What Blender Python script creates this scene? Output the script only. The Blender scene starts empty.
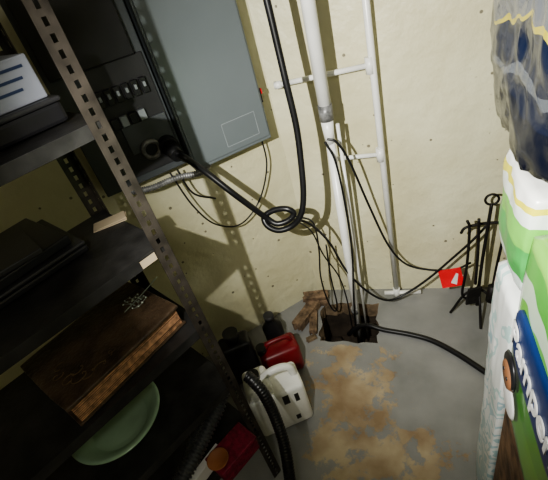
import bpy, bmesh, math, random
from mathutils import Vector, Matrix, noise, Euler
random.seed(4)
C=bpy.context; coll=C.scene.collection

# ------------------------------------------------------------------ materials
def mat(name,col,rough=.5,metal=0,var=.15,scale=8,bump=0,bscale=40,col2=None,spec=.5,trans=0):
    m=bpy.data.materials.new(name); m.use_nodes=True; nt=m.node_tree; N=nt.nodes; L=nt.links
    b=N['Principled BSDF']; b.inputs['Roughness'].default_value=rough; b.inputs['Metallic'].default_value=metal
    b.inputs['Specular IOR Level'].default_value=spec
    if trans: b.inputs['Transmission Weight'].default_value=trans
    tc=N.new('ShaderNodeTexCoord'); nz=N.new('ShaderNodeTexNoise'); nz.inputs['Scale'].default_value=scale; nz.inputs['Detail'].default_value=5
    L.new(tc.outputs['Object'],nz.inputs['Vector'])
    r=N.new('ShaderNodeValToRGB'); c2=col2 or [c*(1-var) for c in col]
    c1=[min(1,c*(1+var*.6)) for c in col]
    r.color_ramp.elements[0].position=.35; r.color_ramp.elements[1].position=.65
    r.color_ramp.elements[0].color=(*c2[:3],1); r.color_ramp.elements[1].color=(*c1[:3],1)
    L.new(nz.outputs['Fac'],r.inputs['Fac']); L.new(r.outputs['Color'],b.inputs['Base Color'])
    if bump:
        n2=N.new('ShaderNodeTexNoise'); n2.inputs['Scale'].default_value=bscale; n2.inputs['Detail'].default_value=6
        L.new(tc.outputs['Object'],n2.inputs['Vector']); bp=N.new('ShaderNodeBump'); bp.inputs['Strength'].default_value=bump; bp.inputs['Distance'].default_value=.01
        L.new(n2.outputs['Fac'],bp.inputs['Height']); L.new(bp.outputs['Normal'],b.inputs['Normal'])
    return m

def wall_mat():
    m=bpy.data.materials.new('painted_concrete_wall'); m.use_nodes=True; nt=m.node_tree; N=nt.nodes; L=nt.links
    b=N['Principled BSDF']; b.inputs['Roughness'].default_value=.45
    tc=N.new('ShaderNodeTexCoord')
    n1=N.new('ShaderNodeTexNoise'); n1.inputs['Scale'].default_value=2.5; n1.inputs['Detail'].default_value=8; L.new(tc.outputs['Object'],n1.inputs['Vector'])
    r=N.new('ShaderNodeValToRGB'); r.color_ramp.elements[0].position=.3; r.color_ramp.elements[1].position=.7
    r.color_ramp.elements[0].color=(.58,.54,.35,1); r.color_ramp.elements[1].color=(.74,.72,.52,1)
    L.new(n1.outputs['Fac'],r.inputs['Fac'])
    v=N.new('ShaderNodeTexVoronoi'); v.inputs['Scale'].default_value=19; L.new(tc.outputs['Object'],v.inputs['Vector'])
    sc=N.new('ShaderNodeSeparateColor'); L.new(v.outputs['Color'],sc.inputs[0])
    sz=N.new('ShaderNodeMath'); sz.operation='MULTIPLY_ADD'; sz.inputs[1].default_value=.22; sz.inputs[2].default_value=-.085; L.new(sc.outputs[0],sz.inputs[0])
    df=N.new('ShaderNodeMath'); df.operation='SUBTRACT'; L.new(v.outputs['Distance'],df.inputs[0]); L.new(sz.outputs[0],df.inputs[1])
    vr=N.new('ShaderNodeValToRGB'); vr.color_ramp.elements[0].position=.0; vr.color_ramp.elements[1].position=.03
    vr.color_ramp.elements[0].color=(0,0,0,1); vr.color_ramp.elements[1].color=(1,1,1,1)
    L.new(df.outputs[0],vr.inputs['Fac'])
    mx=N.new('ShaderNodeMixRGB'); mx.inputs['Color1'].default_value=(.22,.20,.14,1); L.new(vr.outputs['Color'],mx.inputs['Fac']); L.new(r.outputs['Color'],mx.inputs['Color2'])
    L.new(mx.outputs['Color'],b.inputs['Base Color'])
    n2=N.new('ShaderNodeTexNoise'); n2.inputs['Scale'].default_value=16; n2.inputs['Detail'].default_value=8; L.new(tc.outputs['Object'],n2.inputs['Vector'])
    ad=N.new('ShaderNodeMath'); ad.operation='MULTIPLY_ADD'; ad.inputs[1].default_value=1.8; L.new(n2.outputs['Fac'],ad.inputs[0]); L.new(vr.outputs['Color'],ad.inputs[2])
    bp=N.new('ShaderNodeBump'); bp.inputs['Strength'].default_value=.45; bp.inputs['Distance'].default_value=.010
    L.new(ad.outputs[0],bp.inputs['Height']); L.new(bp.outputs['Normal'],b.inputs['Normal'])
    return m

def floor_mat(spots):
    m=bpy.data.materials.new('peeling_gray_floor_paint'); m.use_nodes=True; nt=m.node_tree; N=nt.nodes; L=nt.links
    b=N['Principled BSDF']; b.inputs['Roughness'].default_value=.42
    tc=N.new('ShaderNodeTexCoord')
    n1=N.new('ShaderNodeTexNoise'); n1.inputs['Scale'].default_value=11; n1.inputs['Detail'].default_value=10; n1.inputs['Roughness'].default_value=.7; L.new(tc.outputs['Object'],n1.inputs['Vector'])
    acc=None
    for (x,y,rx,ry) in spots:
        mp=N.new('ShaderNodeMapping'); mp.vector_type='POINT'
        mp.inputs['Location'].default_value=(-x/rx,-y/ry,0); mp.inputs['Scale'].default_value=(1/rx,1/ry,0)
        L.new(tc.outputs['Object'],mp.inputs['Vector'])
        ln=N.new('ShaderNodeVectorMath'); ln.operation='LENGTH'; L.new(mp.outputs['Vector'],ln.inputs[0])
        s=N.new('ShaderNodeMath'); s.operation='SUBTRACT'; s.inputs[0].default_value=1.0; s.use_clamp=False; L.new(ln.outputs['Value'],s.inputs[1])
        if acc is None: acc=s
        else:
            q=N.new('ShaderNodeMath'); q.operation='MAXIMUM'; L.new(acc.outputs[0],q.inputs[0]); L.new(s.outputs[0],q.inputs[1]); acc=q
    mu=N.new('ShaderNodeMath'); mu.operation='MULTIPLY_ADD'; mu.inputs[1].default_value=5; mu.inputs[2].default_value=-2.6; L.new(n1.outputs['Fac'],mu.inputs[0])
    ad=N.new('ShaderNodeMath'); ad.operation='ADD'; L.new(mu.outputs[0],ad.inputs[0]); L.new(acc.outputs[0],ad.inputs[1])
    rr=N.new('ShaderNodeValToRGB'); rr.color_ramp.elements[0].position=.0; rr.color_ramp.elements[1].position=.3; L.new(ad.outputs[0],rr.inputs['Fac'])
    n3=N.new('ShaderNodeTexNoise'); n3.inputs['Scale'].default_value=5; n3.inputs['Detail'].default_value=8; L.new(tc.outputs['Object'],n3.inputs['Vector'])
    g=N.new('ShaderNodeValToRGB'); g.color_ramp.elements[0].position=.3; g.color_ramp.elements[1].position=.7
    g.color_ramp.elements[0].color=(.20,.205,.20,1); g.color_ramp.elements[1].color=(.30,.30,.295,1); L.new(n3.outputs['Fac'],g.inputs['Fac'])
    be=N.new('ShaderNodeValToRGB'); be.color_ramp.elements[0].position=.38; be.color_ramp.elements[1].position=.62
    be.color_ramp.elements[0].color=(.27,.19,.115,1); be.color_ramp.elements[1].color=(.47,.39,.27,1); L.new(n3.outputs['Fac'],be.inputs['Fac'])
    mx=N.new('ShaderNodeMixRGB'); L.new(rr.outputs['Color'],mx.inputs['Fac']); L.new(g.outputs['Color'],mx.inputs['Color1']); L.new(be.outputs['Color'],mx.inputs['Color2'])
    L.new(mx.outputs['Color'],b.inputs['Base Color'])
    bp=N.new('ShaderNodeBump'); bp.inputs['Strength'].default_value=.35; bp.inputs['Distance'].default_value=.006
    s2=N.new('ShaderNodeMath'); s2.operation='SUBTRACT'; L.new(n1.outputs['Fac'],s2.inputs[0]); L.new(rr.outputs['Color'],s2.inputs[1])
    L.new(s2.outputs[0],bp.inputs['Height']); L.new(bp.outputs['Normal'],b.inputs['Normal'])
    return m

def band_mat(name,stops,rough=.3,dist=.1,axis='Z',nscale=5,size=1.0,lo=0.0,coat=.3):
    m=bpy.data.materials.new(name); m.use_nodes=True; nt=m.node_tree; N=nt.nodes; L=nt.links
    b=N['Principled BSDF']; b.inputs['Roughness'].default_value=rough; b.inputs['Coat Weight'].default_value=coat
    tc=N.new('ShaderNodeTexCoord'); sx=N.new('ShaderNodeSeparateXYZ'); L.new(tc.outputs['Object'],sx.inputs[0])
    nz=N.new('ShaderNodeTexNoise'); nz.inputs['Scale'].default_value=nscale; nz.inputs['Detail'].default_value=2; L.new(tc.outputs['Object'],nz.inputs['Vector'])
    a=N.new('ShaderNodeMath'); a.operation='MULTIPLY_ADD'; a.inputs[1].default_value=1/size; a.inputs[2].default_value=-lo/size-dist*.5; L.new(sx.outputs[axis],a.inputs[0])
    q=N.new('ShaderNodeMath'); q.operation='MULTIPLY_ADD'; q.inputs[1].default_value=dist; L.new(nz.outputs['Fac'],q.inputs[0]); L.new(a.outputs[0],q.inputs[2])
    r=N.new('ShaderNodeValToRGB'); r.color_ramp.interpolation='CONSTANT'
    els=r.color_ramp.elements
    while len(els)<len(stops): els.new(.5)
    for e,(p,c) in zip(els,stops): e.position=p
    for e,(p,c) in zip(els,stops): e.color=(*c,1)
    L.new(q.outputs[0],r.inputs['Fac']); L.new(r.outputs['Color'],b.inputs['Base Color'])
    return m

M={}
M['wall']=wall_mat()
M['floor']=floor_mat([(-.28,1.0,.20,.26),(-.13,.74,.26,.14),(-.33,.80,.12,.2),(.02,.80,.07,.08),(-.34,1.23,.12,.05)])
M['ceil']=mat('ceiling_paint',(.5,.48,.42),.9)
M['dirt']=mat('sump_dirt',(.055,.04,.027),.95,var=.6,bump=.6)
M['conc']=mat('broken_concrete',(.20,.145,.09),.9,var=.5,scale=20,bump=.6)
M['black']=mat('black_rubber',(.010,.010,.011),.36,var=.3)
M['blackp']=mat('black_plastic',(.018,.018,.020),.35,var=.3)
M['hose']=mat('ribbed_hose_plastic',(.06,.062,.066),.3,var=.2)
M['iron']=mat('wrought_iron',(.018,.016,.015),.55,metal=.4,var=.4,bump=.3)
M['shelf']=mat('charcoal_steel',(.034,.033,.032),.38,metal=.2,var=.4,scale=14,bump=.1,bscale=60)
M['post']=mat('worn_brown_steel',(.052,.044,.036),.42,metal=.35,var=.45,scale=20)
M['pvc']=mat('white_pvc',(.82,.82,.79),.3,var=.08)
M['tape']=mat('silver_tape',(.25,.25,.25),.4,metal=.3,var=.5,scale=40)
M['gray']=mat('gray_enamel',(.17,.195,.205),.33,metal=.15,var=.06,scale=3)
M['dgray']=mat('dark_gray_enamel',(.08,.09,.095),.45,var=.1)
M['black2']=mat('dark_charcoal_plastic',(.036,.036,.038),.4,var=.2)
M['emb']=mat('label_edge_enamel',(.28,.31,.32),.4)
M['white']=mat('white_plastic',(.84,.84,.80),.35,var=.08)
M['cap']=mat('red_cap',(.6,.02,.03),.4)
M['redcan']=mat('red_plastic',(.20,.010,.016),.4,var=.25)
M['leather']=mat('brown_leather',(.082,.054,.034),.34,var=.55,scale=14,bump=.5,bscale=70)
M['gold']=mat('gold_foil',(.22,.15,.08),.4,metal=.5,var=.5,scale=40)
M['pages']=mat('gilt_pages',(.50,.28,.16),.45,metal=.15,var=.5,scale=60)
M['green']=mat('green_glass',(.30,.43,.30),.25,var=.15)
M['paper']=mat('paper',(.75,.75,.74),.7,var=.05)
M['carton']=mat('pale_gray_carton',(.32,.34,.40),.6,var=.1)
M['tan']=mat('tan_card',(.40,.33,.23),.8)
M['wood']=mat('rough_wood',(.17,.10,.055),.7,var=.6,scale=25,bump=.5)
M['oldwood']=mat('weathered_wood',(.20,.135,.085),.85,var=.6,scale=30,bump=.8,bscale=60)
M['crimson']=mat('crimson_cloth',(.20,.01,.035),.6,var=.4,scale=60,bump=.3,bscale=120)
M['rust']=mat('terracotta',(.36,.14,.06),.55,var=.3)
M['blue']=mat('dark_blue_card',(.03,.05,.12),.5)
M['glass']=mat('clear_beads',(.35,.4,.34),.15,var=.3)
M['tagred']=mat('tag_red',(.75,.02,.03),.5)
M['skin']=mat('printed_skin',(.30,.14,.07),.5)
M['pblue']=mat('print_navy',(.008,.03,.13),.35)
M['ppack']=band_mat('pack_print',[(0,(.10,.36,.03)),(.28,(.07,.29,.03)),(.50,(.16,.48,.05)),(.70,(.55,.68,.52)),(.80,(.10,.42,.06)),(.92,(.22,.52,.08))],dist=.28,nscale=6,size=.48,lo=-.24)
M['greenbag']=band_mat('green_bag_print',[(0,(.60,.68,.64)),(.15,(.07,.34,.08)),(.45,(.18,.50,.08)),(.66,(.70,.76,.70)),(.80,(.66,.60,.05)),(.87,(.75,.76,.72))],dist=.35,nscale=8,size=.22,lo=-.11)
M['navybag']=band_mat('navy_bag_print',[(0,(.004,.006,.016)),(.22,(.006,.010,.028)),(.30,(.07,.08,.10)),(.34,(.006,.010,.028)),(.47,(.34,.29,.04)),(.485,(.10,.105,.115)),(.56,(.20,.205,.21)),(.68,(.10,.11,.12))],dist=.34,nscale=6,size=.42,lo=-.21,rough=.25,coat=.3)
M['whitebag']=band_mat('white_bag_print',[(0,(.45,.60,.62)),(.12,(.70,.75,.73)),(.2,(.38,.56,.60)),(.28,(.74,.78,.76)),(.38,(.42,.58,.60)),(.45,(.78,.8,.78)),(.55,(.40,.56,.60)),(.60,(.78,.8,.78)),(.72,(.45,.62,.60)),(.80,(.78,.8,.78))],dist=1.4,nscale=11,size=.98,lo=-.49)

# ------------------------------------------------------------------ helpers
def grp(name,loc=(0,0,0)):
    e=bpy.data.objects.new(name,None); e.empty_display_size=.05; e.location=loc; coll.objects.link(e); return e
def addmesh(name,me,m,parent=None,smooth=False):
    o=bpy.data.objects.new(name,me); coll.objects.link(o); 
    if m: me.materials.append(m)
    if smooth:
        for p in me.polygons: p.use_smooth=True
    if parent:
        o.parent=parent; o.matrix_parent_inverse=Matrix.Translation(parent.location).inverted()
    return o
def box(name,c,size,m,parent=None,rz=0,rot=None,bevel=.002,seg=2):
    bm=bmesh.new(); bmesh.ops.create_cube(bm,size=1)
    for v in bm.verts: v.co=Vector((v.co.x*size[0],v.co.y*size[1],v.co.z*size[2]))
    if bevel: bmesh.ops.bevel(bm,geom=bm.edges[:],offset=bevel,segments=seg,affect='EDGES',profile=.5)
    me=bpy.data.meshes.new(name); bm.to_mesh(me); bm.free()
    o=addmesh(name,me,m,parent)
    o.location=c; o.rotation_euler=rot if rot else (0,0,rz)
    if bevel>.008:
        for p in me.polygons: p.use_smooth=True
    return o
def cyl(name,p0,p1,r,m,parent=None,r2=None,n=24):
    p0=Vector(p0);p1=Vector(p1); d=p1-p0
    bm=bmesh.new(); bmesh.ops.create_cone(bm,cap_ends=True,segments=n,radius1=r,radius2=r if r2 is None else r2,depth=d.length)
    q=d.to_track_quat('Z','Y').to_matrix().to_4x4()
    me=bpy.data.meshes.new(name); bm.to_mesh(me); bm.free()
    o=addmesh(name,me,m,parent); o.location=(p0+p1)/2; o.rotation_euler=q.to_euler()
    for p in me.polygons: p.use_smooth=len(p.vertices)==4
    return o
def catmull(pts,n,closed=False):
    P=[Vector(p) for p in pts]; out=[]; k=len(P)
    rng=range(k) if closed else range(k-1)
    for i in rng:
        a=P[(i-1)%k] if closed or i>0 else P[0]*2-P[1]
        b=P[i]; c=P[(i+1)%k]; d=P[(i+2)%k] if closed or i+2<k else P[-1]*2-P[-2]
        for j in range(n):
            t=j/n
            out.append(.5*((2*b)+(c-a)*t+(2*a-5*b+4*c-d)*t*t+(3*b-a-3*c+d)*t**3))
    if not closed: out.append(P[-1])
    return out
def sweep(name,pts,r,m,parent=None,n=14,seg=12,rib=0,ribp=.008,closed=False,raw=False):
    Q=[Vector(p) for p in pts] if raw else catmull(pts,n,closed)
    if rib:
        R=[Q[0]]; 
        step=ribp/4; acc=0
        for a,b in zip(Q,Q[1:]):
            l=(b-a).length; t=step-acc
            while t<=l: R.append(a.lerp(b,t/l)); t+=step
            acc=l-(t-step)
        Q=R
    k=len(Q); verts=[];faces=[]
    T=(Q[1]-Q[0]).normalized(); U=T.orthogonal().normalized()
    for i,p in enumerate(Q):
        if closed: t=(Q[(i+1)%k]-Q[i-1]).normalized()
        else: t=(Q[min(i+1,k-1)]-Q[max(i-1,0)]).normalized()
        U=(U-t*U.dot(t)); U=U.normalized() if U.length>1e-6 else t.orthogonal().normalized()
        V=t.cross(U)
        rr=r
        if rib: rr=r+(rib if i%4 in(0,1) else -rib)
        for s in range(seg):
            a=2*math.pi*s/seg; verts.append(p+(U*math.cos(a)+V*math.sin(a))*rr)
    for i in range(k if closed else k-1):
        for s in range(seg):
            faces.append((i*seg+s,i*seg+(s+1)%seg,((i+1)%k)*seg+(s+1)%seg,((i+1)%k)*seg+s))
    if not closed: faces+= [tuple(range(seg))[::-1],tuple((k-1)*seg+s for s in range(seg))]
    me=bpy.data.meshes.new(name); me.from_pydata([tuple(v) for v in verts],[],faces); me.update()
    return addmesh(name,me,m,parent,smooth=True)
def lathe(name,prof,c,m,parent=None,n=40,rot=(0,0,0),sy=1):
    verts=[];faces=[]
    for r,z in prof:
        for s in range(n):
            a=2*math.pi*s/n; verts.append((r*math.cos(a),r*math.sin(a)*sy,z))
    for i in range(len(prof)-1):
        for s in range(n): faces.append((i*n+s,i*n+(s+1)%n,(i+1)*n+(s+1)%n,(i+1)*n+s))
    me=bpy.data.meshes.new(name); me.from_pydata(verts,[],faces); me.update()
    o=addmesh(name,me,m,parent,smooth=True); o.location=c; o.rotation_euler=rot; return o
def puffy(name,c,size,m,parent=None,rz=0,round_=.12,wr=.008,cuts=22,seed=0,fold=0):
    bm=bmesh.new(); bmesh.ops.create_cube(bm,size=2); bmesh.ops.subdivide_edges(bm,edges=bm.edges[:],cuts=cuts,use_grid_fill=True)
    for v in bm.verts:
        x,y,z=v.co
        f=lambda a,b: 1-round_*(a**4)*.8-round_*(b**4)*.8
        nx=x*f(y,z); ny=y*f(x,z); nz=z*f(x,y)
        p=Vector((nx*size[0]/2,ny*size[1]/2,nz*size[2]/2))
        q=Vector((p.x*9+seed,p.y*9,p.z*6)); w=noise.noise(q)*.9
        if fold:
            q2=Vector((p.x*14,p.y*14+seed,p.z*14)); w+= (.5-abs(noise.noise(q2)))*fold + (.3-abs(noise.noise(q2*2.1)))*fold*.6
        v.co=p+Vector((x,y,z)).normalized()*w*wr
    me=bpy.data.meshes.new(name); bm.to_mesh(me); bm.free()
    o=addmesh(name,me,m,parent,smooth=True); o.location=c; o.rotation_euler=(0,0,rz); return o
def splint(name,c,L_,W_,T_,m,rz,tilt,parent,seed):
    """rough broken board: straight long edges, jagged ends"""
    rnd=random.Random(seed); n=7; bm=bmesh.new(); top=[];bot=[]
    pts=[]
    for i in range(n): pts.append((L_/2+rnd.uniform(-.3,.25)*W_*.6,-W_/2+W_*i/(n-1)))
    for i in range(n): pts.append((-L_/2+rnd.uniform(-.3,.25)*W_*.6, W_/2-W_*i/(n-1)))
    top=[bm.verts.new((x,y,T_/2+rnd.uniform(-.1,.1)*T_)) for x,y in pts]
    bot=[bm.verts.new((x+rnd.uniform(-.004,.004),y,-T_/2)) for x,y in pts]
    bm.faces.new(top); bm.faces.new(bot[::-1])
    for i in range(len(pts)):
        j=(i+1)%len(pts); bm.faces.new((top[i],bot[i],bot[j],top[j]))
    bmesh.ops.triangulate(bm,faces=[f for f in bm.faces if len(f.verts)>4]); bmesh.ops.recalc_face_normals(bm,faces=bm.faces[:])
    me=bpy.data.meshes.new(name); bm.to_mesh(me); bm.free()
    o=addmesh(name,me,m,parent); o.location=c; o.rotation_euler=(tilt[0],tilt[1],rz); return o
def text(name,s,size,m,loc,rot,parent,extrude=.0012):
    cu=bpy.data.curves.new(name+'_c','FONT'); cu.body=s; cu.size=size; cu.extrude=extrude; cu.align_x='LEFT'; cu.align_y='CENTER'; cu.offset=.0012
    t=bpy.data.objects.new('tmp',cu); coll.objects.link(t); C.view_layer.update()
    me=bpy.data.meshes.new_from_object(t.evaluated_get(C.evaluated_depsgraph_get())); bpy.data.objects.remove(t)
    me.materials.clear(); o=addmesh(name,me,m,parent); o.location=loc; o.rotation_euler=rot; return o

# ------------------------------------------------------------------ room
YB=1.66; CX=-.5145
A=math.radians(42); WD=Vector((math.cos(A),math.sin(A),0)); WN=Vector((math.sin(A),-math.cos(A),0)); W0=Vector((CX,YB,0))
def wp(s,d,z): return W0+WD*s+WN*d+Vector((0,0,z))
box('wall_back',((CX+1.4)/2,YB+.05,1.2),(1.4-CX,.1,2.6),M['wall'],bevel=0)
box('wall_left',wp(-1.2,-.05,1.2),(2.4,.1,2.6),M['wall'],rz=A,bevel=0)
box('wall_right',(1.45,.2,1.2),(.1,3.0,2.6),M['wall'],bevel=0)
box('wall_rear',(-.4,-1.35,1.2),(3.8,.1,2.6),M['wall'],bevel=0)
box('wall_side',(-2.35,-.6,1.2),(.1,1.6,2.6),M['wall'],bevel=0)
box('ceiling',(-.4,.2,2.45),(4.0,3.2,.1),M['ceil'],bevel=0)
# floor with a ragged hole
ox0,ox1,oy0,oy1=-.53,-.10,1.22,1.62
hx0,hx1,hy0,hy1=-.46,-.17,1.29,1.55
xs=[-2.4,ox0,ox1,1.5]; ys=[-1.4,oy0,oy1,1.76]
bm=bmesh.new(); vv=[[bm.verts.new((x,y,0)) for y in ys] for x in xs]
K=12
def ring(x0,x1,y0,y1):
    r=[]
    for i in range(K): r.append((x0+(x1-x0)*i/K,y0))
    for i in range(K): r.append((x1,y0+(y1-y0)*i/K))
    for i in range(K): r.append((x1-(x1-x0)*i/K,y1))
    for i in range(K): r.append((x0,y1-(y1-y0)*i/K))
    return r
ro=ring(ox0,ox1,oy0,oy1); ri=ring(hx0,hx1,hy0,hy1)
rj=[]
for i,(x,y) in enumerate(ri):
    j=noise.noise(Vector((x*14,y*14,3)))*.022+random.uniform(-.006,.006)
    cx,cy=(hx0+hx1)/2,(hy0+hy1)/2; d=Vector((x-cx,y-cy)).normalized(); rj.append((x+d.x*j,y+d.y*j))
corner={0:vv[1][1],K:vv[2][1],2*K:vv[2][2],3*K:vv[1][2]}
VO=[corner[i] if i in corner else bm.verts.new((x,y,0)) for i,(x,y) in enumerate(ro)]
VI=[bm.verts.new((x,y,0)) for x,y in rj]; VD=[bm.verts.new((x+random.uniform(-.010,.010),y+random.uniform(-.010,.010),-.09)) for x,y in rj]
n_=4*K; sidef=[]
for i in range(n_):
    j=(i+1)%n_
    bm.faces.new((VO[i],VO[j],VI[j],VI[i])); sidef.append(bm.faces.new((VI[i],VI[j],VD[j],VD[i])))
S=lambda a,b:[VO[k%n_] for k in range(a,b+1)]
bm.faces.new([vv[0][0],vv[1][0],vv[1][1],vv[0][1]]); bm.faces.new([vv[0][2],vv[1][2],vv[1][3],vv[0][3]])
bm.faces.new([vv[2][0],vv[3][0],vv[3][1],vv[2][1]]); bm.faces.new([vv[2][2],vv[3][2],vv[3][3],vv[2][3]])
bm.faces.new([vv[1][0],vv[2][0]]+S(0,K)[::-1]); bm.faces.new([vv[3][1],vv[3][2]]+S(K,2*K)[::-1])
bm.faces.new([vv[2][3],vv[1][3]]+S(2*K,3*K)[::-1]); bm.faces.new([vv[0][2],vv[0][1]]+S(3*K,4*K)[::-1])
bmesh.ops.recalc_face_normals(bm,faces=bm.faces[:])
for f in sidef: f.material_index=1
me=bpy.data.meshes.new('floor'); bm.to_mesh(me); bm.free(); fo=addmesh('floor',me,M['floor']); me.materials.append(M['conc'])
sp=grp('sump_pit',(-.315,1.42,-.2))
box('pit_bottom',(-.315,1.42,-.32),(.42,.40,.04),M['dirt'],sp)
for nn,c_,s_ in (('pit_wall_1',(hx0-.04,1.42,-.2),(.05,.42,.22)),('pit_wall_2',(hx1+.04,1.42,-.2),(.05,.42,.22)),('pit_wall_3',(-.315,hy0-.04,-.2),(.36,.05,.22)),('pit_wall_4',(-.315,hy1+.04,-.2),(.36,.05,.22))):
    box(nn,c_,s_,M['dirt'],sp)
def chunk(name,c,s,m,rz,parent,seed):
    o=puffy(name,c,s,m,parent,rz=rz,round_=.1,wr=.016,cuts=7,seed=seed,fold=.8)
    for p in o.data.polygons: p.use_smooth=False
    return o
for i in range(9):
    chunk('soil_clod_%d'%i,(random.uniform(-.44,-.19),random.uniform(1.32,1.52),-.28),(.06,.05,.05),M['dirt'],random.random()*3,sp,i*3.1)
wb=grp('broken_wood_board',(-.52,1.46,0))
splint('plank',(-.545,1.45,.028),.20,.06,.045,M['oldwood'],1.15,(0,0),wb,3)
splint('plank_2',(-.50,1.40,.020),.14,.04,.03,M['oldwood'],1.7,(.0,.05),wb,8)
splint('splinter',(-.505,1.555,.06),.13,.055,.025,M['oldwood'],.25,(.1,.12),wb,5)
splint('splinter_2',(-.50,1.56,.022),.12,.06,.04,M['oldwood'],.1,(0,0),wb,12)
splint('chip',(-.50,1.30,.010),.05,.025,.016,M['conc'],.6,(0,0),wb,15)

# ------------------------------------------------------------------ pipes
dp=grp('pvc_drain_pipe',(-.28,1.46,.7))
cyl('upper_pipe',(-.262,1.463,1.09),(-.255,1.463,2.38),.024,M['pvc'],dp)
cyl('coupling',(-.263,1.463,1.085),(-.2615,1.463,1.145),.0268,M['tape'],dp)
cyl('reducer',(-.2645,1.463,.99),(-.263,1.463,1.09),.0175,M['pvc'],dp,r2=.0245)
cyl('lower_pipe',(-.283,1.463,-.29),(-.2635,1.463,1.03),.0175,M['pvc'],dp)
cyl('pipe_clamp',(-.283,1.463,.03),(-.2826,1.463,.06),.021,M['tape'],dp)
cyl('side_pipe',(-.245,1.50,-.29),(-.232,1.50,1.05),.007,M['pvc'],dp)
pr=grp('pvc_pipe_rack',(-.09,1.6,.6))
cyl('upright',(-.072,1.60,.0),(-.103,1.60,2.38),.0135,M['pvc'],pr)
cyl('rung_1',(-.455,1.60,1.205),(-.098,1.60,1.215),.0105,M['pvc'],pr)
cyl('rung_2',(-.30,1.60,.855),(-.088,1.60,.85),.0095,M['pvc'],pr)
cyl('rung_3',(-.135,1.60,.03),(.05,1.60,.035),.011,M['pvc'],pr)
for i,(x,z) in enumerate(((-.0975,1.215),(-.09,.85),(-.0725,.035))):
    cyl('tee_%d'%i,(x,1.60,z-.03),(x,1.60,z+.03),.0175,M['pvc'],pr)
cyl('elbow',(-.47,1.6,1.205),(-.44,1.6,1.205),.015,M['pvc'],pr)

# ------------------------------------------------------------------ electrical panel (gray) + transfer switch
ep=grp('electrical_panel_box',wp(-.27,.065,1.4))
box('enclosure',wp(-.27,.065,1.41),(.34,.13,.75),M['gray'],ep,rz=A,bevel=.004)
box('cover',wp(-.27,.133,1.41),(.325,.008,.72),M['gray'],ep,rz=A,bevel=.003)
for i,(s,z,w,h) in enumerate(((-.22,1.075,.14,.0025),(-.22,1.165,.14,.0025),(-.29,1.12,.0025,.09),(-.15,1.12,.0025,.09))):
    box('label_emboss_%d'%i,wp(s,.1378,z),(w,.0015,h),M['emb'],ep,rz=A,bevel=0)
box('latch',wp(-.093,.09,1.20),(.014,.035,.055),M['blackp'],ep,rz=A)
box('latch_tab',wp(-.084,.10,1.215),(.006,.016,.02),M['cap'],ep,rz=A,bevel=.001)
ts=grp('generator_transfer_switch',wp(-.6,.05,1.3))
box('housing',wp(-.61,.05,1.40),(.32,.10,.66),M['dgray'],ts,rz=A,bevel=.004)
box('hood',wp(-.62,.115,1.60),(.27,.03,.24),M['blackp'],ts,rz=A,bevel=.004)
box('breaker_plate',wp(-.56,.104,1.29),(.20,.01,.38),M['black2'],ts,rz=A)
for i in range(6):
    box('breaker_%d'%i,wp(-.645+i*.03,.118,1.385),(.022,.02,.05),M['blackp'],ts,rz=A,bevel=.002)
    box('toggle_%d'%i,wp(-.645+i*.03,.134,1.39),(.009,.016,.016),M['emb'],ts,rz=A,bevel=.002)
box('outlet_plate',wp(-.545,.112,1.23),(.16,.012,.10),M['dgray'],ts,rz=A)
for i in range(4):
    box('breaker_low_%d'%i,wp(-.635+i*.032,.12,1.30),(.024,.02,.035),M['emb'] if i%2 else M['blackp'],ts,rz=A,bevel=.002)
lathe('outlet_ring',[(.022,0),(.036,0),(.036,.02),(.022,.02),(.022,0)],wp(-.56,.114,1.18),M['tape'],ts,rot=(math.radians(90),0,A),n=28)
cyl('outlet_face',wp(-.56,.112,1.18),wp(-.56,.126,1.18),.022,M['blackp'],ts)
cyl('inlet_socket',wp(-.50,.112,1.17),wp(-.50,.15,1.165),.036,M['blackp'],ts)
sweep('flex_conduit',[wp(-.70,.09,1.055),wp(-.62,.12,1.045),wp(-.52,.13,1.045),wp(-.42,.12,1.02),wp(-.36,.08,1.03)],.011,M['tape'],ts,rib=.0015,ribp=.009)

# ------------------------------------------------------------------ cables
gc=grp('generator_power_cord',(-.45,1.2,.9))
pl=wp(-.50,.15,1.165)
cyl('plug',pl,pl+Vector((.05,-.055,-.01)),.030,M['black'],gc,r2=.022)
p2=pl+Vector((.05,-.055,-.01))
LP=Vector((-.465,1.215,.815))
def lp(x,z,y=0): return LP+Vector((x,y,z))
sweep('cord',[p2-Vector((.02,-.02,0)),p2+Vector((.03,-.01,-.005)),(-.66,1.17,1.075),(-.59,1.17,.985),(-.54,1.19,.90),lp(-.045,.02),lp(-.01,-.012),lp(.035,-.008,.01),lp(.06,.015,.02),lp(.04,.038,.02),lp(-.01,.038,.02),lp(-.055,.018,.01),lp(-.045,-.012,-.01),lp(0,-.030,-.02),lp(.055,-.018,-.01),lp(.095,.025),lp(.115,.10,.02),(-.340,1.26,1.03),(-.335,1.28,1.15),(-.34,1.29,1.30),(-.345,1.30,1.46),(-.35,1.30,1.8),(-.34,1.3,2.3)],.0115,M['black'],gc)
e1=grp('extension_cord',(-.1,1.45,.4))
sweep('cord',[(-.42,1.22,.82),(-.37,1.30,.73),(-.33,1.40,.55),(-.29,1.45,.34),(-.21,1.46,.19),(-.12,1.47,.11),(-.03,1.50,.12),(.08,1.52,.20),(.19,1.53,.32),(.27,1.53,.42),(.33,1.54,.50)],.0055,M['black'],e1)
sweep('cord_drop',[(-.40,1.23,.82),(-.37,1.35,.70),(-.39,1.42,.5),(-.42,1.45,.30),(-.415,1.46,.12),(-.39,1.46,.04),(-.37,1.46,.10),(-.37,1.45,.3),(-.36,1.45,.5)],.004,M['black'],e1)
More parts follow.
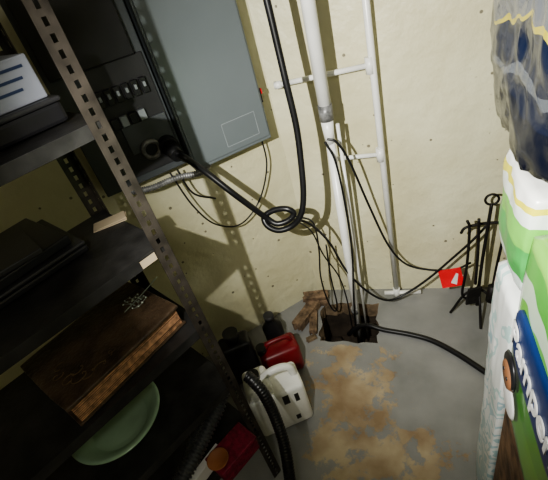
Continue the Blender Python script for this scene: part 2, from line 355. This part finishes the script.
sweep('cord_drop_2',[(-.41,1.23,.81),(-.40,1.40,.62),(-.38,1.44,.45),(-.33,1.45,.3),(-.31,1.44,.15),(-.31,1.44,-.1)],.0035,M['black'],e1)
e2=grp('pump_power_cord',(-.1,1.5,.6))
sweep('cord',[(-.27,1.44,1.02),(-.235,1.44,1.0),(-.20,1.46,.90),(-.15,1.50,.66),(-.09,1.53,.42),(-.02,1.54,.29),(.08,1.54,.245),(.20,1.54,.24),(.27,1.54,.28)],.005,M['black'],e2)
sweep('cord_2',[(-.28,1.44,1.01),(-.25,1.43,.92),(-.24,1.43,.7),(-.245,1.43,.45),(-.27,1.43,.2),(-.29,1.43,-.05)],.0045,M['black'],e2)
box('warning_tag',(.185,1.515,.21),(.10,.003,.095),M['tagred'],e2,rot=(math.radians(-15),math.radians(-12),0),bevel=0)
box('tag_white_half',(.210,1.512,.205),(.034,.003,.055),M['paper'],e2,rot=(math.radians(-15),math.radians(25),0),bevel=0)
tw=grp('thin_wire_loop',wp(-.35,.15,.9))
sweep('wire',[wp(-.53,.10,1.06),wp(-.50,.11,.90),wp(-.44,.10,.77),wp(-.33,.08,.70),wp(-.21,.07,.76),wp(-.13,.07,.90),wp(-.12,.07,1.04)],.0035,M['black'],tw)
sweep('wire_2',[wp(-.50,.10,1.06),wp(-.48,.11,.95),wp(-.40,.10,.88)],.004,M['black'],tw)
hs=grp('black_drain_hose',(.05,1.3,.015))
sweep('hose',[(-.33,1.42,-.10),(-.28,1.40,-.02),(-.22,1.385,.018),(-.14,1.36,.014),(-.02,1.335,.013),(.08,1.30,.013),(.18,1.23,.013),(.28,1.14,.013),(.40,1.03,.013)],.0125,M['black'],hs)

# ------------------------------------------------------------------ fireplace tools
ft=grp('fireplace_tool_set',(.31,1.5,0))
sweep('stand_rod',[(.30,1.50,.04),(.31,1.51,.3),(.33,1.53,.56),(.335,1.54,.60)],.007,M['iron'],ft)
for i,(dx,dy) in enumerate(((-.12,-.02),(.10,-.05),(.0,-.12),(.02,.10))):
    sweep('foot_%d'%i,[(.30,1.50,.16),(.30+dx*.5,1.50+dy*.5,.12),(.30+dx*.9,1.50+dy*.9,.03),(.30+dx,1.50+dy,.007)],.006,M['iron'],ft)
sweep('top_ring',[(.335+.025*math.cos(a),1.54,.62+.025*math.sin(a)) for a in [k*math.pi/4 for k in range(8)]],.005,M['iron'],ft,closed=True,n=6)
sweep('cross_arm',[(.22,1.52,.47),(.24,1.52,.50),(.32,1.53,.51),(.40,1.53,.50),(.42,1.52,.47)],.006,M['iron'],ft)
sweep('poker',[(.24,1.50,.55),(.25,1.50,.50),(.245,1.49,.3),(.23,1.48,.14),(.255,1.48,.10)],.006,M['iron'],ft)
sweep('poker_2',[(.39,1.50,.58),(.385,1.50,.5),(.36,1.48,.25),(.35,1.46,.10)],.006,M['iron'],ft)
sweep('brush_rod',[(.28,1.48,.57),(.285,1.48,.4),(.28,1.46,.22)],.006,M['iron'],ft)
box('shovel',(.275,1.455,.15),(.065,.012,.12),M['iron'],ft,rot=(.15,0,.3),bevel=.005)
lathe('brush',[(.0,.0),(.018,.0),(.024,-.09),(.0,-.09)],(.352,1.465,.20),M['iron'],ft,n=16)

# ------------------------------------------------------------------ shelving unit
SA=math.radians(60); fa=Vector((-math.cos(SA),-math.sin(SA),0)); fb=Vector((-math.sin(SA),math.cos(SA),0)); S0=Vector((-.53,.654,0))
def sp_(a,b,z): return S0+fa*a+fb*b+Vector((0,0,z))
LEN=.92; DEP=.34
sh=grp('steel_shelving_unit',sp_(.4,.17,.0))
def perf(name,origin,axis,width,h,m,parent):
    bm=bmesh.new(); pitch=.0254; n=int(h/pitch); hw=.0045; hh=.007
    for i in range(n):
        z0=i*pitch; z1=z0+pitch; zc=(z0+z1)/2
        xsn=[0,width/2-hw,width/2+hw,width]; zs=[z0,zc-hh,zc+hh,z1]
        g=[[bm.verts.new(origin+axis*x+Vector((0,0,z))) for z in zs] for x in xsn]
        for a in range(3):
            for b in range(3):
                if (a,b)==(1,1): continue
                bm.faces.new((g[a][b],g[a+1][b],g[a+1][b+1],g[a][b+1]))
    bmesh.ops.remove_doubles(bm,verts=bm.verts[:],dist=1e-5)
    me=bpy.data.meshes.new(name); bm.to_mesh(me); bm.free(); o=addmesh(name,me,m,parent)
    md=o.modifiers.new('thick','SOLIDIFY'); md.thickness=.002; md.offset=0; return o
k=0
for a_,b_ in ((0,0),(LEN,0),(0,DEP),(LEN,DEP)):
    k+=1
    o0=sp_(a_,b_,0)
    perf('post_%d_front'%k,o0,fa*(1 if a_==0 else -1),.038,1.95,M['post'],sh)
    perf('post_%d_side'%k,o0,fb*(1 if b_==0 else -1),.038,1.95,M['post'],sh)
LV=[.33,.617,.883,1.167,1.467,1.78]
for i,z in enumerate(LV):
    c=sp_(LEN/2,DEP/2,z)
    box('board_%d'%i,c,(LEN-.006,DEP-.006,.004),M['shelf'],sh,rz=SA,bevel=.001)
    for j,(aa,bb,sx,sy) in enumerate(((LEN/2,.004,LEN-.006,.003),(LEN/2,DEP-.004,LEN-.006,.003),(.004,DEP/2,.003,DEP-.008),(LEN-.004,DEP/2,.003,DEP-.008))):
        box('lip_%d_%d'%(i,j),sp_(aa,bb,z-.013),(sx,sy,.03),M['shelf'],sh,rz=SA,bevel=.0008)
box('label_card',sp_(.06,-.001,1.154),(.040,.0012,.020),M['tan'],sh,rz=SA,bevel=0)

# album on level 3
al=grp('leather_photo_album',(-.79,.55,.9)); ra=math.radians(66)
ac=Vector((-.775,.545,0)); ax=Vector((math.cos(ra),math.sin(ra),0)); ay=Vector((-math.sin(ra),math.cos(ra),0))
zb=.886
box('back_cover',ac+Vector((0,0,zb+.004)),(.34,.25,.006),M['leather'],al,rz=ra,bevel=.002)
box('pages',ac+Vector((0,0,zb+.034)),(.325,.238,.054),M['pages'],al,rz=ra,bevel=.001)
for i in range(9): box('page_gap_%d'%i,ac+Vector((random.uniform(-.001,.001),0,zb+.012+i*.0055)),(.3265,.2395,.0008),M['leather'],al,rz=ra+random.uniform(-.004,.004),bevel=0)
cv=puffy('front_cover',ac+Vector((0,0,zb+.066)),(.345,.255,.011),M['leather'],al,rz=ra,round_=.02,wr=.0025,cuts=20,seed=5)
cyl('spine',ac+ay*.118-ax*.168+Vector((0,0,zb+.034)),ac+ay*.118+ax*.168+Vector((0,0,zb+.034)),.033,M['leather'],al)
zt=zb+.0735
def orn(fx,fy,sc,nm,flip=1):
    pts=[]
    for q in range(22):
        t=q/21; a=t*2.2*math.pi+fx*40; r=.028*(1-t*.75)*sc
        pts.append(ac+ax*(fx+r*math.cos(a)+.02*t)+ay*(fy+flip*r*.8*math.sin(a))+Vector((0,0,zt)))
    sweep(nm,pts,.0009,M['gold'],al,n=2,seg=6)
for i,(fx,fy,s_,f_) in enumerate(((-.11,-.075,.7,1),(-.13,-.05,.6,-1),(-.09,-.09,.5,1),(-.14,-.02,.5,1),(-.06,-.095,.45,-1),(-.10,-.05,.5,1),(-.03,-.085,.4,1),(-.12,.01,.5,-1))): orn(fx,fy,s_,'gilt_scroll_%d'%i,f_)
tr=grp('beaded_necklace',(-.72,.66,zt))
bead=[]
for q in range(26):
    a=q*.62; r=.017+.010*math.sin(q*1.7)
    c=Vector((-.72,.65,zt+.005))+Vector((r*1.3*math.cos(a),r*math.sin(a),.002+.006*abs(math.sin(q*2.1))))
    bead.append(c)
    lathe('bead_%d'%q,[(0,-.003),(.0022,-.0015),(.0026,0),(.0022,.0015),(0,.003)],c,M['glass'],tr,n=8)
sweep('string',bead,.0006,M['glass'],tr,n=3,seg=5)
sweep('stick',[(-.74,.62,zt+.002),(-.71,.68,zt+.012),(-.68,.73,zt+.028)],.0016,M['glass'],tr)

# green dish on level 4
lathe('green_glass_bowl',[(.0,.012),(.05,.010),(.055,0.0),(.065,.0),(.062,.014),(.10,.035),(.128,.06),(.137,.064),(.137,.068),(.125,.066),(.10,.045),(.085,.030),(.08,.026),(.06,.024),(0,.022)],(-.835,.47,.621),M['green'],None,n=56)

# level 2 laptop/binders
lt=grp('laptop_stack',(-.93,.53,1.18)); rl=math.radians(63)
box('laptop_base',(-.93,.53,1.181),(.36,.26,.018),M['blackp'],lt,rz=rl,bevel=.005)
box('laptop_lid',(-.93,.53,1.197),(.36,.26,.010),M['black2'],lt,rz=rl,bevel=.004)
box('binder',(-.935,.52,1.216),(.33,.24,.024),M['blackp'],lt,rz=rl+.05,bevel=.004)
box('notebook',(-.93,.50,1.235),(.26,.2,.012),M['black2'],lt,rz=rl-.08,bevel=.002)
fp=grp('folded_paper',(-.745,.755,1.172))
box('sheet_1',(-.75,.75,1.1715),(.09,.05,.002),M['tan'],fp,rz=.6,bevel=0)
box('sheet_2',(-.748,.752,1.1745),(.08,.045,.002),M['tan'],fp,rz=.7,bevel=0)

# level 1 items
db=grp('black_storage_case',sp_(.1,.2,1.5))
box('case',sp_(.135,.20,1.492),(.20,.24,.04),M['blackp'],db,rz=SA,bevel=.008)
box('lid',sp_(.135,.20,1.5165),(.205,.245,.010),M['black2'],db,rz=SA,bevel=.004)
cb=grp('white_carton',sp_(.12,.24,1.57))
box('carton',sp_(.115,.20,1.562),(.14,.20,.08),M['carton'],cb,rz=SA,bevel=.003)
for i in range(3): box('print_line_%d'%i,sp_(.115,.0992,1.585-i*.018),(.11-.02*i,.001,.005),M['blue'],cb,rz=SA,bevel=0)
for i in range(3): box('print_side_%d'%i,sp_(.0445,.20,1.585-i*.018),(.001,.13-.03*i,.004),M['blue'],cb,rz=SA,bevel=0)

# bottom level : hoses, papers, cloth box
bz=.333
vh=grp('corrugated_vacuum_hose',(-.7,.55,.4))
sweep('hose',[(-.80,.34,bz+.03),(-.75,.42,bz+.03),(-.73,.50,bz+.035),(-.73,.58,bz+.04),(-.70,.68,bz+.06),(-.65,.74,bz+.10)],.024,M['hose'],vh,rib=.003,ribp=.012)
sweep('hose_2',[(-.72,.33,bz+.10),(-.69,.42,bz+.11),(-.655,.50,bz+.14),(-.63,.57,bz+.165),(-.61,.63,bz+.19),(-.61,.69,bz+.22)],.023,M['hose'],vh,rib=.003,ribp=.012)
cbk=grp('crimson_cloth_box',(-.575,.53,bz))
box('body',(-.58,.54,bz+.034),(.15,.085,.06),M['crimson'],cbk,rz=SA,bevel=.006)
box('lid',(-.58,.54,bz+.069),(.155,.09,.012),M['crimson'],cbk,rz=SA,bevel=.004)
pb=grp('paper_stack',(-.66,.48,bz))
box('sheet',(-.67,.475,bz+.03),(.17,.026,.05),M['paper'],pb,rz=SA+.1,bevel=.001)
ter=grp('terracotta_saucer',(-.6,.47,bz+.08))
lathe('saucer',[(0,0),(.026,0),(.036,.014),(.033,.014),(.024,.005),(0,.005)],(-.605,.495,bz+.076),M['rust'],ter,n=32)
bh=grp('black_pool_hose',(-.45,.6,.3))
sweep('hose',[(-.53,.715,.545),(-.505,.70,.535),(-.475,.68,.50),(-.45,.65,.43),(-.425,.60,.35),(-.415,.54,.26),(-.42,.50,.15),(-.44,.47,.025),(-.40,.40,.022)],.0195,M['black'],bh,rib=.0006,ribp=.010)

# ------------------------------------------------------------------ jugs on floor
wj=grp('white_plastic_jug',(-.53,.88,0))
jr=math.radians(30); jx=Vector((math.cos(jr),math.sin(jr),0)); jy=Vector((-math.sin(jr),math.cos(jr),0)); jc=Vector((-.56,.885,0))
def J(x,y,z): return jc+jx*x+jy*y+Vector((0,0,z))
box('body',J(0,0,.125),(.235,.14,.248),M['white'],wj,rz=jr,bevel=.02,seg=4)
box('shoulder',J(-.055,0,.275),(.105,.12,.07),M['white'],wj,rz=jr,bevel=.02,seg=4)
sweep('handle',[J(-.04,0,.295),J(.03,0,.315),J(.085,0,.295),J(.098,0,.225)],.016,M['white'],wj)
cyl('neck',J(-.06,0,.30),J(-.06,0,.325),.022,M['white'],wj)
cyl('cap',J(-.06,0,.318),J(-.06,0,.34),.027,M['blackp'],wj)
for i,(x,z,w_,h_) in enumerate(((.03,.20,.026,.055),(.075,.19,.018,.05),(.055,.06,.02,.03))):
    box('grip_slot_%d'%i,J(x,-.0695,z),(w_,.004,h_),M['blackp'],wj,rz=jr,bevel=.0015)
rc=grp('red_gas_can',(-.60,1.14,0))
def Rr(x,y,z): return Vector((-.61,1.13,0))+jx*x+jy*y+Vector((0,0,z))
box('body',Rr(0,0,.085),(.19,.12,.17),M['redcan'],rc,rz=jr,bevel=.025,seg=4)
sweep('handle',[Rr(-.06,0,.16),Rr(-.04,0,.20),Rr(.05,0,.20),Rr(.07,0,.16)],.011,M['redcan'],rc)
cyl('spout_cap',Rr(-.075,0,.16),Rr(-.075,0,.20),.024,M['blackp'],rc)
bj=grp('black_antifreeze_jug',(-.79,1.10,0))
box('body',(-.79,1.08,.13),(.15,.10,.26),M['blackp'],bj,rz=jr,bevel=.02,seg=4)
cyl('neck',(-.79,1.08,.255),(-.79,1.08,.29),.03,M['blackp'],bj)
cyl('cap',(-.79,1.08,.285),(-.79,1.08,.315),.036,M['black2'],bj)
bk=grp('black_oil_bottle',(-.68,1.27,0))
lathe('body',[(0,0),(.045,0),(.05,.01),(.05,.13),(.02,.17),(.02,.19),(0,.19)],(-.68,1.28,0.001),M['blackp'],bk)
cyl('cap',(-.68,1.28,.18),(-.68,1.28,.21),.026,M['black2'],bk)

# ------------------------------------------------------------------ right-hand stack
wc=grp('wooden_shelf_unit',(.4,.4,.3))
box('side_panel',(.205,.39,.36),(.02,.40,.70),M['wood'],wc)
box('top_board',(.39,.39,.71),(.39,.40,.018),M['wood'],wc)
box('far_panel',(.575,.39,.35),(.02,.40,.70),M['wood'],wc)
box('middle_board',(.39,.39,.35),(.35,.39,.02),M['wood'],wc)
puffy('white_paper_towel_bag',(.372,.675,.505),(.385,.15,1.0),M['whitebag'],None,wr=.008,seed=3,round_=.03,fold=.9,cuts=30)
dpk=grp('diaper_package',(.36,.43,.9))
puffy('package',(.352,.425,.96),(.34,.325,.475),M['ppack'],dpk,wr=.003,round_=.03,seed=7,fold=.3)
xf=.176
R90=(math.radians(90),0,math.radians(-90))
puffy('brand_patch',(xf+.004,.415,1.00),(.016,.285,.13),M['pblue'],dpk,wr=.0005,round_=.15,cuts=10)
text('brand_text','Pampers',.075,M['paper'],(xf-.0055,.548,1.00),R90,dpk)
lathe('baby_face',[(0,.009),(.028,.008),(.034,0),(0,0)],(xf-.002,.53,.885),M['skin'],dpk,rot=(0,math.radians(-90),0),n=24)
lathe('baby_hair',[(0,.006),(.035,.005),(.040,0),(0,0)],(xf-.002,.53,.898),M['blackp'],dpk,rot=(0,math.radians(-90),0),n=24)
lathe('baby_shirt',[(0,.004),(.034,.003),(.042,0),(0,0)],(xf-.002,.515,.825),M['paper'],dpk,rot=(0,math.radians(-90),0),n=24)
for i,yy in enumerate((.518,.542)): lathe('baby_eye_%d'%i,[(0,.0105),(.004,.010),(.0045,.006),(0,.006)],(xf-.002,yy,.888),M['blackp'],dpk,rot=(0,math.radians(-90),0),n=10)
puffy('green_diaper_bag',(.37,.71,1.132),(.37,.215,.21),M['greenbag'],None,wr=.009,seed=11,round_=.05,fold=.9)
puffy('navy_plastic_bag',(.405,.73,1.48),(.47,.40,.42),M['navybag'],None,wr=.014,seed=21,round_=.07,fold=1.0,cuts=34)

# ------------------------------------------------------------------ lights
def light(name,kind,loc,power,target=None,**kw):
    l=bpy.data.lights.new(name,kind); l.energy=power
    for k_,v_ in kw.items(): setattr(l,k_,v_)
    o=bpy.data.objects.new(name,l); coll.objects.link(o); o.location=loc
    if target: o.rotation_euler=(Vector(target)-Vector(loc)).to_track_quat('-Z','Y').to_euler()
    return o
light('flashlight_lamp','SPOT',(-.34,.0,1.72),132,(.12,1.66,.86),spot_size=math.radians(90),spot_blend=1.0,shadow_soft_size=.007,color=(1,.985,.93))
light('added_fill_lamp','POINT',(.1,-.6,2.2),12,None,shadow_soft_size=.08,color=(1,.97,.92))  # added fill behind the camera, no real fixture; lifts ambient light on the shelves
w=bpy.data.worlds.new('World'); C.scene.world=w; w.use_nodes=True; w.node_tree.nodes['Background'].inputs[0].default_value=(.5,.5,.55,1); w.node_tree.nodes['Background'].inputs[1].default_value=.05

# ------------------------------------------------------------------ camera
cam=bpy.data.cameras.new('camera'); co=bpy.data.objects.new('camera',cam); coll.objects.link(co)
cam.sensor_width=36; cam.lens=404/548*36; cam.clip_start=.02
R=Matrix(((.948,.055,.314),(.2143,.6193,-.7553),(-.2364,.783,.575)))
co.matrix_world=Matrix.Translation((0,0,1.65))@R.to_4x4()
C.scene.camera=co
C.scene.view_settings.view_transform='AgX'
try: C.scene.view_settings.look='AgX - Medium High Contrast'
except Exception: pass
C.scene.view_settings.exposure=.32
